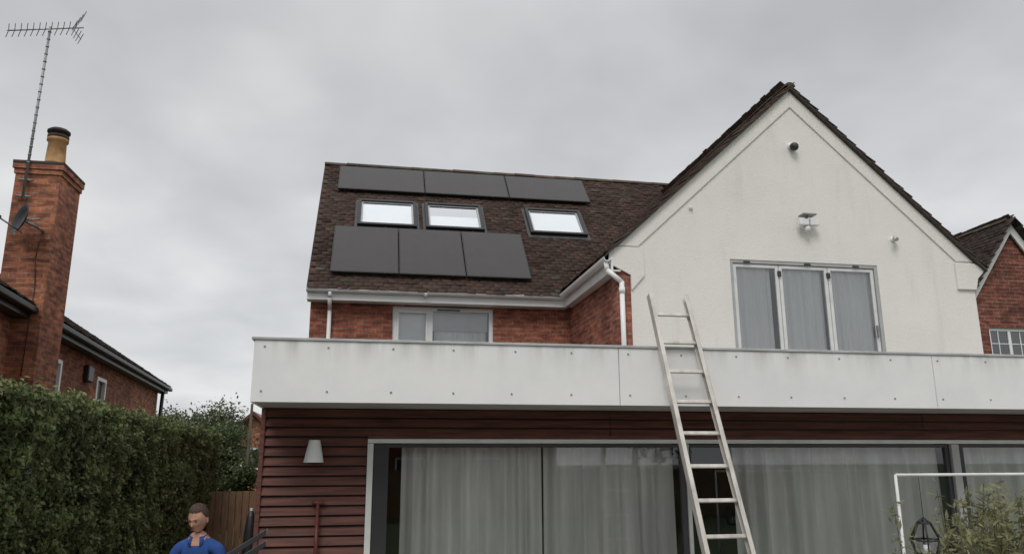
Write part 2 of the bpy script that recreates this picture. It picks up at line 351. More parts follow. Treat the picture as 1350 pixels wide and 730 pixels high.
def solar(x0,x1,s0,s1):
    r=root('solar_panel'); e=(0,c48,s48); nn=(0,-s48,c48); f=.022
    obox('frame',P48(x0,s0,.10),(1,0,0),e,nn,x1-x0,s1-s0,.035,'sframe',r,.002)
    o=quad48('cells',x0+f,x1-f,s0+f,s1-f,.137,'solar',r)
    uv=o.data.uv_layers[0]
    for li,c in enumerate(((0,0),(x1-x0-2*f,0),(x1-x0-2*f,s1-s0-2*f),(0,s1-s0-2*f))): uv.data[li].uv=c
    for q in (.2,.8):
        xx=x0+(x1-x0)*q
        obox('rail_clamp',P48(xx-.015,s0-.012,.05),(1,0,0),e,nn,.03,.03,.09,'sframe',r,.002)
        obox('rail_clamp',P48(xx-.015,s1-.02,.05),(1,0,0),e,nn,.03,.03,.09,'sframe',r,.002)
    for q in (.22,.78):
        ss=s0+(s1-s0)*q
        obox('mounting_rail',P48(x0,ss,.05),(1,0,0),e,nn,x1-x0+.001,.04,.048,'galv',r,.002)
def rowp(x0,x1,s0,s1,n):
    w=(x1-x0)/n
    for i in range(n): solar(x0+i*w+.008,x0+(i+1)*w-.008,s0,s1)
rowp(-.72,4.47,3.20,4.16,3)
rowp(-.69,2.79,.30,1.78,3)
frame('upper_window_frame',.39,2.13,1.45,2.64,13.44,13.50,.07,'upvc',hs)
boxes('upper_window_mullion',[(1.00,1.08,13.442,13.498,1.52,2.57),(.46,.50,13.43,13.47,1.52,2.57),(.96,1.0,13.43,13.47,1.52,2.57),(.50,.96,13.43,13.47,2.53,2.57)],'upvc',hs)
boxes('trickle_vent',[(1.15,1.55,13.425,13.44,2.585,2.605)],'darkframe',hs,0)
box('window_sill',.34,2.18,13.36,13.44,1.40,1.448,'upvc',hs)
pane('upper_window_pane',.46,2.06,13.475,1.52,2.57,'glass2',hs)
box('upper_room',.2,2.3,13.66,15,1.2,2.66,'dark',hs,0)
box('roller_blind',.47,1.0,13.56,13.57,1.5,2.60,'blind',hs,0)
box('roller_blind',1.09,2.05,13.58,13.59,2.25,2.60,'alu',hs,0); wavy('net_curtain',1.12,2.03,13.62,1.5,2.3,'curtain_g',hs,.1,.01,11)
# ---- white gable
wallholes('rendered_gable_wall',[3.657,5.20,7.61,9.26],[.6,.85,2.93,3.02],{(1,1)},10.5,10.75,'render',hs)
zt=lambda x:GA-TG*abs(x-GX)
prismY('rendered_gable_triangle',[(3.46,3.0205),(9.30,3.0205),(GX,GA-.01)],10.5,10.75,'render',hs)
box('gable_side_wall',9.01,9.26,10.752,18,-1.9,2.95,'render',hs,0)
def band(sgn):
    xe=GX+sgn*2.90
    pts=[(GX,zt(GX)),(xe,zt(xe)),(xe-sgn*.30,zt(xe)),(GX,zt(GX)-.28)]
    if sgn>0: pts=pts[::-1]
    prismY('barge_band',pts,10.475,10.4995,'render',hs,.006)
band(-1);band(1)
prismY('kneeler',[(3.34,2.78),(3.34,2.97),(3.48,3.035),(3.86,3.035),(3.86,2.62),(3.66,2.40),(3.656,2.40),(3.656,2.62)],10.47,10.4995,'render',hs,.006)
prismY('kneeler',[(9.44,2.90),(9.44,2.95),(9.28,3.025),(8.95,3.025),(8.95,2.60),(9.27,2.60),(9.32,2.78)],10.46,10.4995,'render',hs,.008)
ca,sa=1/math.sqrt(1+TG*TG),TG/math.sqrt(1+TG*TG); gs=(GX-GE)/ca
RZ=GA+.035
zE=RZ-TG*(GX-GE)
def keepG(su,sv): 
    if sv>gs-.02 or su<.01: return False
    Z=zE+sv*sa; Y=10.40+su
    return Y<EY+(Z-EZ)/T48+.15
tiles('gable_roof_tiles_left',(GE,10.40,zE),(0,1,0),(ca,0,sa),36,44,keepG,hs)
tiles('gable_roof_tiles_right',(2*GX-GE,10.40,zE),(0,1,0),(-ca,0,sa),40,44,lambda su,sv: sv<gs-.02 and su>.01,hs)
for sg in (-1,1):
    xe=GX+sg*(GX-GE)
    V=[];
    for y in (10.41,15.8 if sg<0 else 17):
        V+=[(xe,y,zE-.03),(GX,y,RZ-.03),(GX,y,RZ+.012),(xe,y,zE+.012)]
    mk('gable_roof_deck',V,[(0,1,2,3),(4,5,6,7),(0,1,5,4),(1,2,6,5),(2,3,7,6),(3,0,4,7)],'cap',hs)
ridge('gable_ridge_tiles',(GX,10.405,RZ+.01),(0,1,0),5.6,.085)
# bedroom bifold doors
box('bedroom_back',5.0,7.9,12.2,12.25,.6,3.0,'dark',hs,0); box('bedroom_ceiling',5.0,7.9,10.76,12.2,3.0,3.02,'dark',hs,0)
box('bedroom_floor',5.0,7.9,10.76,12.2,.8,.84,'floorin',hs,0)
frame('bifold_outer_frame',5.20,7.61,.85,2.93,10.51,10.60,.05,'alu',hs)
for a,b_ in ((5.257,5.98),(5.99,6.78),(6.79,7.553)):
    frame('bifold_leaf',a,b_,.915,2.873,10.53,10.575,.05,'upvc_d',hs)
    pane('bifold_glass',a+.05,b_-.05,10.55,.965,2.82,'glass2',hs)
boxes('bifold_hinges',[(5.96,6.01,10.50,10.53,2.70,2.78),(6.76,6.81,10.50,10.53,2.70,2.78),(5.42,5.52,10.495,10.51,2.885,2.91),(6.4,6.5,10.495,10.51,2.885,2.91),(7.2,7.3,10.495,10.51,2.885,2.91)],'darkframe',hs,0)
box('door_handle',7.50,7.52,10.49,10.53,1.82,2.0,'galv',hs)
wavy('bedroom_curtain',5.26,5.88,10.62,.86,2.9,'curtain',hs,.12,.018,1); wavy('bedroom_curtain',5.99,6.73,10.62,.86,2.9,'curtain',hs,.14,.019,2); wavy('bedroom_curtain',6.83,7.56,10.62,.86,2.9,'curtain',hs,.11,.017,3)
# ---- rear extension
XR=10.5
box('flat_roof_deck',-.90,XR,6.99,10.49,.56,.62,'soffit',hs,0)
box('extension_soffit',-.93,XR,6.93,7.86,.515,.559,'soffit',hs,0)
seams=[-.95,2.26,5.49,8.72,XR]
for i in range(4):
    box('balcony_fascia_panel',seams[i]+.003,seams[i+1]-.003,6.90,6.928,.51,1.03,'fascia',hs,.002)
box('fascia_backing',-.93,XR,6.93,6.985,.56,1.028,'soffit',hs,0)
box('balcony_side_panel',-.952,-.93,6.93,10.5,.51,1.03,'fascia',hs,.002)
box('parapet_coping',-.97,XR,6.885,7.02,1.032,1.055,'coping',hs,.004)
box('parapet_coping',-.97,-.85,7.022,10.5,1.032,1.055,'coping',hs,.004)
bl=[]
for x in np.arange(-.86,XR,.535):
    for z in (.60,.975): 
        xx=x+rng.normal(0,.008); bl.append(((xx,6.9005,z),(xx,6.894,z),.010,.008))
tubes('fascia_bolts',bl,'galv',hs,8)
V=[];Fc=[]
def board(x0,x1,z0,z1,y=7.70):
    o=len(V); j=random.uniform(-.004,.004); k=random.uniform(-.002,.002)
    V.extend([(x0,y-.030+j,z0+.010+k),(x1,y-.030+j,z0+.010-k),(x1,y+.02,z0+.010-k),(x0,y+.02,z0+.010+k),(x0,y-.006+j,z1-.006),(x1,y-.006+j,z1-.006),(x1,y+.02,z1-.006),(x0,y+.02,z1-.006)])
    Fc.extend([tuple(i+o for i in f) for f in BF])
z=.512; bh=.088
while z>-1.9:
    z1=z; z0=z-bh
    if z0>.24:
        for xa,xb in ((-.93,2.4),(2.405,5.9),(5.905,XR)): board(xa,xb,z0,z1)
    else: board(-.93,.028,z0,z1)
    z=z0
mk('timber_cladding',V,Fc,'clad',hs,bevel=.003)
box('cladding_backing',-.925,.028,7.72,7.85,-1.9,.512,'black',hs,0); box('cladding_backing_top',.03,XR,7.72,7.85,.235,.512,'black',hs,0)
box('extension_side_wall',-.93,-.80,7.86,10.5,-1.9,.512,'clad',hs,0)
box('corner_trim',-.945,-.905,7.66,7.70,-1.9,.512,'clad',hs)
box('patio_frame_head',.03,XR,7.66,7.76,.195,.233,'upvc_d',hs); box('patio_frame_jamb',.03,.085,7.66,7.76,-1.9,.193,'upvc_d',hs)
box('patio_drip_board',.03,XR,7.672,7.70,.235,.262,'clad',hs)
def sash(x0,x1,y,t=.05,tl=.05,mat='darkframe'):
    boxes('patio_sash',[(x0,x0+tl,y,y+.05,-1.85,.19),(x1-t,x1,y,y+.05,-1.85,.19),(x0+tl,x1-t,y,y+.05,.155,.19),(x0+tl,x1-t,y,y+.05,-1.85,-1.78)],mat,hs)
    pane('patio_glass',x0+tl,x1-t,y+.025,-1.78,.155,'glass',hs)
sash(.088,3.17,7.68,.05,.14); sash(3.172,6.20,7.705,.05,.05); sash(6.30,9.4,7.68,.05,.05)
box('patio_mullion_light',3.175,3.215,7.665,7.70,-1.85,.19,'alu',hs); box('patio_mullion_light',6.205,6.295,7.67,7.76,-1.85,.19,'alu',hs)
wavy('patio_curtain',.36,1.74,7.89,-1.85,.2,'curtain_g',hs,.17,.045,4); wavy('patio_curtain',1.77,3.1,7.90,-1.85,.2,'curtain_g',hs,.20,.045,5)
wavy('patio_curtain',3.80,6.15,7.89,-1.85,.2,'curtain_g',hs,.19,.045,6); wavy('patio_curtain',6.33,9.3,7.89,-1.85,.2,'curtain_g',hs,.21,.045,8)
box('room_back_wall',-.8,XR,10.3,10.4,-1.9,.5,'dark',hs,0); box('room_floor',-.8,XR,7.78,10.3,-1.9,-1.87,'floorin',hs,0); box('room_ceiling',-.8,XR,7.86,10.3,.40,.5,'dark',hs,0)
# ---- right wing (gabled brick)
rw=root('brick_house'); AX,AY,AZ=12.85,13.5,4.80; tw=math.tan(math.radians(54))
wallholes('front_wall',[10.9,12.10,13.1,14.8],[-1.9,1.7,2.60,2.8],{(1,1)},AY,AY+.25,'brickR',rw)
prismY('gable_triangle',[(10.9,2.8005),(14.8,2.8005),(14.12,AZ-tw*1.27),(AX,AZ-.06),(11.58,AZ-tw*1.27)],AY,AY+.25,'brickR',rw)
box('left_wall',10.9,11.1,AY+.26,20,-1.9,2.8,'brickR',rw,0)
for sg in (-1,1):
    xe=AX+sg*1.55; ze=AZ-tw*1.55
    mk('bargeboard',[(AX,AY-.09,AZ),(xe,AY-.09,ze),(xe,AY-.09,ze-.24),(AX,AY-.09,AZ-.24),(AX,AY-.05,AZ),(xe,AY-.05,ze),(xe,AY-.05,ze-.24),(AX,AY-.05,AZ-.24)],BF,'upvc',rw)
    cw,sw=math.cos(math.radians(54)),math.sin(math.radians(54))
    tiles('wing_roof_tiles',(xe,AY-.10,ze+.03),(0,1,0),(-sg*cw,0,sw),40,27,lambda a,b:b<2.62,rw,cb=(.075,.055,.048))
    mk('wing_roof_deck',[(xe,AY-.09,ze),(AX,AY-.09,AZ),(AX,20,AZ),(xe,20,ze)],[(0,1,2,3)],'cap',rw,fix=False)
ridge('wing_ridge_tiles',(AX,AY-.1,AZ+.02),(0,1,0),6.5,.09,parent=rw)
frame('wing_window_frame',12.10,13.1,1.7,2.60,AY+.04,AY+.10,.06,'upvc',rw)
boxes('wing_window_bars',[(12.56,12.62,AY+.045,AY+.09,1.76,2.54),(12.33,12.345,AY+.05,AY+.08,1.76,2.54),(12.83,12.845,AY+.05,AY+.08,1.76,2.54),(12.16,13.04,AY+.052,AY+.078,2.28,2.295),(12.16,13.04,AY+.052,AY+.078,2.02,2.035)],'upvc',rw,0)
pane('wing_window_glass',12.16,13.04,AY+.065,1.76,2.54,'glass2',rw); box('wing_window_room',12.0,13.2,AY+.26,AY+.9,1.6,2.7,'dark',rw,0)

# ================================================================= wall fixtures
cc=root('dome_camera'); lathe('mount',[(.05,0),(.055,.03),(.045,.05)],(6.34,10.50,4.78),'upvc',cc,axis=(0,-1,0)); lathe('dome',[(.058,0),(.066,.03),(.06,.07),(.035,.10),(.0,.108)],(6.35,10.45,4.76),'black',cc,axis=(.2,-1,-.35))
fl=root('security_floodlight')
lathe('sensor_base',[(.05,0),(.06,.03),(.05,.06)],(6.43,10.50,3.50),'upvc',fl,axis=(0,-1,0))
boxes('lamp_housing',[(6.30,6.45,10.34,10.42,3.47,3.57),(6.47,6.62,10.34,10.42,3.47,3.57)],'upvc',fl,.012); boxes('solar_top',[(6.34,6.56,10.30,10.46,3.62,3.645),(6.44,6.47,10.40,10.44,3.58,3.62)],'galv',fl,.006)
lathe('motion_sensor',[(.03,0),(.045,.02),(.045,.06),(.02,.09),(0,.095)],(6.44,10.40,3.46),'upvc_d',fl,axis=(0,-.3,-1))
cv=root('cctv_camera'); lathe('base',[(.04,0),(.04,.02)],(7.93,10.50,3.36),'upvc',cv,axis=(0,-1,0)); lathe('body',[(.0,0),(.035,.005),(.036,.13),(.03,.14),(0,.141)],(7.96,10.44,3.35),'alu',cv,axis=(-.75,-.65,-.12)); tubes('arm',[((7.93,10.49,3.36),(7.93,10.43,3.35),.012,.012)],'upvc',cv)
sb=root('burglar_sensor'); lathe('body',[(.025,0),(.03,.02),(.02,.04)],(4.63,10.50,3.68),'upvc_d',sb,axis=(0,-1,0))
wl=root('wall_light'); lathe('shade',[(.092,0),(.09,.005),(.052,.19),(.05,.20),(.0,.2)],(-.45,7.575,.02),'upvc',wl); box('bracket',-.48,-.42,7.62,7.675,.06,.14,'upvc',wl)
rk=root('garden_rake'); tubes('handle',[((-.395,7.60,-1.9),(-.395,7.64,-.34),.016,.016),((-.395,7.60,-.9),(-.395,7.63,-.5),.017,.017)],'rake',rk); tubes('grip',[((-.45,7.64,-.335),(-.34,7.64,-.335),.017,.017)],'rake',rk)

# ================================================================= LADDER
ld=root('ladder')
def lp(z,side):
    t=(z+1.9)/(1.56+1.9); y=5.87+ (6.999-5.87)*t
    x=(2.775+(2.625-2.775)*t) if side==0 else (3.185+(2.975-3.185)*t)
    return Vector((x,y,z))
dv=(lp(1.56,0)-lp(-1.9,0)).normalized(); nr=Vector((1,0,0)).cross(dv).normalized()
for s in (0,1):
    a=lp(-1.9,s);b_=lp(1.56,s);d=(b_-a)
    ux=Vector((1,0,0)); L0=d.length
    sg=1 if s==0 else -1
    web=a-ux*.022*sg-nr*.035
    obox('stile',web if sg>0 else web-ux*.004,ux,nr,d,.004,.07,L0,'metal',ld,.001)
    for fo in (-.035,.031):
        p=a-ux*.022*sg+nr*fo
        obox('stile_flange',p if sg>0 else p-ux*.040,ux,nr,d,.040,.004,L0,'metal',ld,.001)
    obox('stile_foot',a-ux*.026*sg-nr*.038-d.normalized()*.03-(ux*.044 if sg<0 else ux*0),ux,nr,d,.044,.076,.05,'black',ld,.002)
Lr=(lp(1.56,0)-lp(-1.9,0)).length
s_=.22
while s_<Lr-.08:
    z=-1.9+s_/Lr*3.46
    a=lp(z,0);b_=lp(z,1); 
    obox('rung',a-dv*.014-nr*.014+Vector((-.006,0,0)),Vector((1,0,0)),nr,dv,(b_-a).length+.012,.028,.032,'metal',ld,.005)
    s_+=.292

# ================================================================= NEIGHBOUR HOUSE
nb=root('brick_house'); EN=2.18
def nx(y): return -4.67-.077*(y-12)
dn=Vector((-.077,1,0)).normalized(); sn=Vector((-1,-.077,0)).normalized()
def nbp(y,out,z): return Vector((nx(y),y,z))+sn*out
def nbox(name,y0,y1,o0,o1,z0,z1,mat,bevel=0):
    p=[nbp(y0,o0,z0),nbp(y0,o1,z0),nbp(y1,o1,z0),nbp(y1,o0,z0)]
    V=[tuple(q) for q in p]+[(q.x,q.y,z1) for q in p]; return mk(name,V,BF,mat,nb,bevel=bevel)
Y0,Y1=6.0,24.3
ws=[(Y0,13.9),(14.7,17.2),(18.0,Y1)]
for a,b_ in ws: nbox('side_wall',a,b_,.28,.5,-1.9,EN-.06,'brickN')
for a,b_ in ((13.9,14.7),(17.2,18.0)):
    nbox('side_wall_below',a,b_,.28,.5,-1.9,.9,'brickN'); nbox('side_wall_above',a,b_,.28,.5,1.75,EN-.06,'brickN')
    nbox('window_frame',a,a+.09,.27,.38,.9,1.75,'upvc'); nbox('window_frame',b_-.09,b_,.27,.38,.9,1.75,'upvc'); nbox('window_frame',a+.09,b_-.09,.27,.38,.9,.97,'upvc'); nbox('window_frame',a+.09,b_-.09,.27,.38,1.68,1.75,'upvc')
    nbox('window_glass',a+.09,b_-.09,.34,.35,.97,1.68,'solar')
nbox('end_wall',Y1-.25,Y1,.5,7,-1.9,EN-.06,'brickN')
nbox('eaves_fascia_board',Y0-.2,Y1+.3,.06,.09,EN-.16,EN,'darkframe'); nbox('eaves_soffit_board',Y0-.2,Y1+.3,.09,.28,EN-.16,EN-.13,'darkframe')
nbox('roof_gutter',Y0-.2,Y1+.35,-.055,.055,EN-.09,EN+.0,'black',.02)
pn=math.radians(33); cn,sn_=math.cos(pn),math.sin(pn)
vup=(sn.x*cn,sn.y*cn,sn_)
o=nbp(Y0-.2,.0,EN+.01)
tiles('roof_tiles',tuple(o),tuple(dn),vup,int(19/.22),int(4.4/.16),lambda a,b:True,nb,w=.22,g=.16,cb=(.06,.045,.04))
a=nbp(Y0-.2,0,EN-.02);b_=nbp(Y1+.3,0,EN-.02);r1=a+Vector(vup)*4.4;r2=b_+Vector(vup)*4.4;e1=r1+sn*3.7;e2=r2+sn*3.7
mk('roof_deck',[tuple(a),tuple(b_),tuple(r2),tuple(r1),(e2.x,e2.y,EN),(e1.x,e1.y,EN)],[(0,1,2,3),(3,2,4,5)],'cap',nb,fix=False)
nbox('flood_hood',16.1,16.5,.18,.28,1.55,1.85,'black',.02)
tubes('vent_pipe',[(tuple(nbp(24.0,.1,EN-.1)),tuple(nbp(24.0,.2,-1.9)),.05,.05)],'black',nb)
ch=root('chimney'); cx0,cx1,cy0,cy1=-5.17,-4.56,12.0,12.82
box('stack',cx0,cx1,cy0,cy1,-1.9,4.16,'brickN',ch,0)
boxes('corbel_courses',[(cx0-.02,cx1+.02,cy0-.02,cy1+.02,4.162,4.235),(cx0-.04,cx1+.04,cy0-.04,cy1+.04,4.237,4.31)],'brickN',ch,.003)
boxes('capping',[(cx0-.045,cx1+.045,cy0-.045,cy1+.045,4.312,4.36)],'cap',ch,.01)
lathe('mortar_flaunching',[(.28,0),(.2,.07),(.17,.09)],(-4.80,12.35,4.358),'cap',ch)
lathe('chimney_pot',[(.155,0),(.155,.04),(.14,.06),(.125,.38),(.15,.40),(.15,.44),(.13,.45)],(-4.80,12.35,4.42),'pot',ch)
lathe('pot_cowl',[(.12,0),(.15,.01),(.15,.05),(.10,.06),(.10,.09),(.16,.10),(.16,.13),(.12,.16),(0,.165)],(-4.80,12.35,4.86),'cap',ch)
sd=root('satellite_dish'); dc=Vector((-4.84,11.68,3.36)); ax=Vector((-.74,-.66,.22)).normalized()
prof=[(0,0),(.08,.006),(.16,.025),(.235,.06),(.24,.06),(.16,.018),(.08,-.004),(0,-.008)]
lathe('reflector',prof,tuple(dc),'black',sd,32,tuple(ax))
tubes('bracket',[((-4.70,12.0,3.30),(-4.70,11.8,3.30),.02,.02),((-4.70,11.8,3.30),tuple(dc),.02,.02),(tuple(dc+Vector((0,0,-.18))),tuple(dc+ax*.32+Vector((0,0,-.1))),.012,.012),(tuple(dc),(-4.68,11.8,3.42),.015,.015)],'galv',sd)
tubes('lnb',[(tuple(dc+ax*.30+Vector((0,0,-.1))),tuple(dc+ax*.38+Vector((0,0,-.07))),.03,.03)],'black',sd)
tubes('cable',[((-4.70,11.98,3.28),(-4.74,11.985,2.9),.006,.006),((-4.74,11.985,2.9),(-4.70,11.985,2.5),.006,.006),((-4.70,11.985,2.5),(-4.72,11.985,1.2),.006,.006)],'black',sd,6)
ta=root('tv_aerial'); m0=Vector((-5.0,11.93,3.75)); m1=Vector((-4.96,11.93,6.52))
tubes('mast',[(tuple(m0),tuple(m1),.020,.017)],'galv',ta,12)
tubes('mast_bands',[(tuple(m0.lerp(m1,t)),tuple(m0.lerp(m1,t+.006)),.025,.025) for t in np.arange(.2,.99,.045)],'galv',ta,10)
tubes('mast_bracket',[((-5.1,11.95,4.05),(-4.9,11.95,4.05),.015,.015),((-5.1,11.95,3.8),(-4.9,11.95,3.8),.015,.015),((-5.0,11.93,4.05),(-5.0,12.0,4.05),.015,.015)],'galv',ta)
bd=Vector((.94,.2,.26)).normalized(); bc=Vector((-4.96,11.93,6.48)); el=Vector((-.45,.85,.10)).normalized()
L=[(tuple(bc-bd*.56),tuple(bc+bd*.46),.010,.010)]
for t in np.linspace(-.55,.26,11):
    p=bc+bd*t
    for s in (1,-1): L.append((tuple(p+Vector((0,0,.01))),tuple(p+(el*s*.16+Vector((-.015,0,.055)))),.0055,.0055)); L.append((tuple(p),tuple(p+(el*s*.16-Vector((.015,0,.055)))),.0055,.0055)) 
for s in (1,-1):
    L.append((tuple(bc+bd*.30),tuple(bc+bd*.44+Vector((0,0,.20*s))),.006,.006))
    for t in (.04,.09,.14,.19):
        p=bc+bd*(.30+.14*t/.2)+Vector((0,0,s*t)); L.append((tuple(p-el*.24),tuple(p+el*.24),.0055,.0055))
tubes('antenna_elements',L,'galv',ta,6)

# ================================================================= GROUND etc
def sheet(name,x0,x1,y0,y1,z,mat): return mk(name,[(x0,y0,z),(x1,y0,z),(x1,y1,z),(x0,y1,z)],[(0,1,2,3)],mat,None,rel=False,fix=False)
sheet('ground',-900,900,-900,900,-.004,'grass'); sheet('patio',-2.7,11,0.5,7.66,.004,'concrete'); sheet('side_path',-2.7,-.95,7.664,20,.004,'concrete')
def hedge(name,x,y0,y1,h,N,depth=1.0):
    r=root(name)
    box('core',x-depth+.12,x-.16,y0+.1,y1-.1,-1.9,h-1.9-.14,'hcore',r,0)
    y=y0+(y1-y0)*rng.random(N)**1.35; part=rng.random(N)
    z=rng.random(N)*h; xx=np.full(N,x); nr=np.tile([1.,-.15,.25],(N,1)).astype(float)
    top=part>.78; z[top]=h; xx[top]=x-rng.random(top.sum())*depth; nr[top]=[.1,0,1.]
    P=np.stack([xx,y,z],1); C=np.zeros((N,3))
    for i in range(N):
        p=Vector(P[i]); n1=noise.noise(p*1.6); n2=noise.noise(p*5.5+Vector((3,1,2))); n3=noise.noise(p*13)
        d=.11*n1+.09*n2+.05*n3+rng.normal(0,.028)
        if top[i]: P[i,2]+=d*1.0+(.0 if rng.random()>.03 else rng.random()*.12)
        else: P[i,0]+=d-.02
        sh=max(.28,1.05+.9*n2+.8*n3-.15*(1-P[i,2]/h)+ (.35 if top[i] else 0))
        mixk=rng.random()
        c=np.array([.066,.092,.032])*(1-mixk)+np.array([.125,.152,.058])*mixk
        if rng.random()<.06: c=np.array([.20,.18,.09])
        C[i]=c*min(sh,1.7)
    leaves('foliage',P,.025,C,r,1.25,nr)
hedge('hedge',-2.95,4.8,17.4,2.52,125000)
def tree(name,x,y,h,cr,N=9000,col=(.05,.075,.025),size=.07,cz=None,sq=1.0,trunkr=.12):
    r=root(name); base=Vector((x,y,-1.9)); segs=[]; ct=h*(.42 if cz is None else cz)
    fork=base+Vector((rng.normal(0,.08),0,ct)); segs.append((tuple(base),tuple(fork),trunkr,trunkr*.7)); cl=[]
    nb_=9
    for i in range(nb_):
        a=2*math.pi*i/nb_+rng.normal(0,.3); el_=rng.uniform(.25,1.3)
        tip=fork+Vector((math.cos(a)*cr*.75*math.cos(el_*.8),math.sin(a)*cr*.75*math.cos(el_*.8),(h-ct)*.85*math.sin(el_)*sq))
        mid=fork.lerp(tip,.5)+Vector((0,0,.1*cr)); segs+=[(tuple(fork),tuple(mid),trunkr*.5,trunkr*.28),(tuple(mid),tuple(tip),trunkr*.28,trunkr*.08)]
        for q in range(5):
            e=mid.lerp(tip,rng.random())+Vector(rng.normal(0,cr*.22,3)); segs.append((tuple(mid.lerp(tip,.4)),tuple(e),trunkr*.12,trunkr*.04)); cl.append(e)
        cl.append(tip)
    tubes('trunk_and_limbs',segs,'bark',r,7)
    cl=np.array([tuple(c) for c in cl]); idx=rng.integers(0,len(cl),N); rad=rng.uniform(.14,.34,len(cl))*cr
    P=cl[idx]+rng.normal(0,1,(N,3))*rad[idx][:,None]*.62; 
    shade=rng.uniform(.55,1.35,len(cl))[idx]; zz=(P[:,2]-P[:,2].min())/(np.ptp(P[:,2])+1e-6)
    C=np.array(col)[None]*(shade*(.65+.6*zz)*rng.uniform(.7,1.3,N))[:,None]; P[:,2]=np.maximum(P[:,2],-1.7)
    P[:,2]+=H
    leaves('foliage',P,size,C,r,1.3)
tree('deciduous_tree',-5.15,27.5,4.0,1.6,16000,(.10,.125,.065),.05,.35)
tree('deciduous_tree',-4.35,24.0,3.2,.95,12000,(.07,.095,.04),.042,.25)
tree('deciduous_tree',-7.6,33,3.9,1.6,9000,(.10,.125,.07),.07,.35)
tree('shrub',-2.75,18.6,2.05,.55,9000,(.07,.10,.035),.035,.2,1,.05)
fn=root('timber_fence')
boxes('boards',[(-2.9+i*.125,-2.9+i*.125+.115,16.5,16.52,-1.88,-.50+random.uniform(-.01,.01)) for i in range(14)],'wood',fn)
boxes('posts_and_rails',[(-2.9,-1.1,16.521,16.57,-.75,-.66),(-2.9,-1.1,16.521,16.57,-1.6,-1.5),(-1.14,-1.04,16.46,16.56,-1.9,-.44)],'wood',fn)
pl=root('timber_pole'); tubes('pole',[((-3.15,23.0,-1.9),(-3.10,23.0,1.65),.045,.035)],'bark',pl)
fh=root('brick_house'); FX=-4.75; prismY('front_wall',[(FX-1.7,-1.9),(FX+1.7,-1.9),(FX+1.7,.7),(FX,2.1),(FX-1.7,.7)],36,42,'brickN',fh)
for sg in (-1,1): mk('roof',[(FX,35.7,2.25),(FX+sg*2.0,35.7,.55),(FX+sg*2.0,42,.55),(FX,42,2.25),(FX,35.7,2.1),(FX+sg*2.0,35.7,.4),(FX+sg*2.0,42,.4),(FX,42,2.1)],BF,'rake',fh)
frame('window',FX-.4,FX+.4,-.2,.7,35.9,35.98,.07,'upvc',fh); pane('window_glass',FX-.33,FX+.33,35.95,-.13,.63,'solar',fh)
pa=root('covered_parasol'); lathe('cover',[(.03,-1.6),(.07,-1.4),(.08,-1.0),(.065,-.72),(.045,-.56),(.02,-.50)],(-1.22,9.6,0),'black',pa); tubes('pole',[((-1.22,9.6,-1.86),(-1.22,9.6,-.47),.022,.018)],'alu',pa); lathe('base',[(.24,-1.896),(.24,-1.84),(.05,-1.80)],(-1.22,9.6,0),'concrete',pa)
# surroundings behind the photographer (seen in the glass)
bh_=root('brick_house'); 
wallholes('wall',[-4,-2.6,-1.2,1.4,2.8,5,6.4,9],[-1.9,-.9,.3,1.3,2.5,3.2],{(1,1),(3,1),(5,1),(1,3),(3,3),(5,3)},-22.3,-22,'brickR',bh_)
for a,b_ in ((-2.6,-1.2),(1.4,2.8),(5,6.4)):
    for z0,z1 in ((-.9,.3),(1.3,2.5)):
        frame('window_frame',a,b_,z0,z1,-22.15,-22.05,.09,'upvc',bh_); pane('window_glass',a+.09,b_-.09,-22.1,z0+.09,z1-.09,'solar',bh_)
mk('roof',[(-4.4,-21.6,3.1),(9.4,-21.6,3.1),(9.4,-26,6.5),(-4.4,-26,6.5),(9.4,-30,3.1),(-4.4,-30,3.1)],[(0,1,2,3),(3,2,4,5)],'cap',bh_,fix=False)
box('timber_fence',-14,16,-13.2,-13,-1.9,-.2,'wood',None,0)
tree('deciduous_tree',-5.5,-11,6,2.4,7000,(.05,.075,.025),.11); tree('deciduous_tree',11.5,-12,6.5,2.6,7000,(.05,.075,.025),.11)
gf=root('garden_goal_frame'); GY=6.0
tubes('tubes',[((4.30,GY,-1.9),(4.30,GY,-.10),.012,.012),((4.30,GY,-.10),(6.7,GY,-.10),.012,.012),((6.7,GY,-.10),(6.7,GY,-1.9),.012,.012),((4.30,GY-.4,-1.88),(4.30,GY+.4,-1.88),.012,.012),((6.7,GY-.4,-1.88),(6.7,GY+.4,-1.88),.012,.012)],'upvc_d',gf)
ln=root('hanging_lantern'); L=[]; c=Vector((4.51,6.0,0))
ring=lambda r,z:[c+Vector((r*math.cos(i*math.pi/3),r*math.sin(i*math.pi/3),z)) for i in range(6)]
r1_,r2_,r3_=ring(.055,-.48),ring(.125,-.61),ring(.085,-.725)
for i in range(6):
    j=(i+1)%6
    for a,b_ in ((r1_[i],r1_[j]),(r2_[i],r2_[j]),(r3_[i],r3_[j]),(r1_[i],r2_[i]),(r2_[i],r3_[i]),(c+Vector((0,0,-.44)),r1_[i])): L.append((tuple(a),tuple(b_),.008,.008))
L.append(((4.51,6.0,-.44),(4.51,6.0,-.12),.003,.003)); tubes('lantern_frame',L,'black',ln,6); tubes('candle',[((4.51,6,-.725),(4.51,6,-.65),.025,.025)],'upvc',ln,12)
sh=root('olive_shrub'); S=[];P=[];C=[]
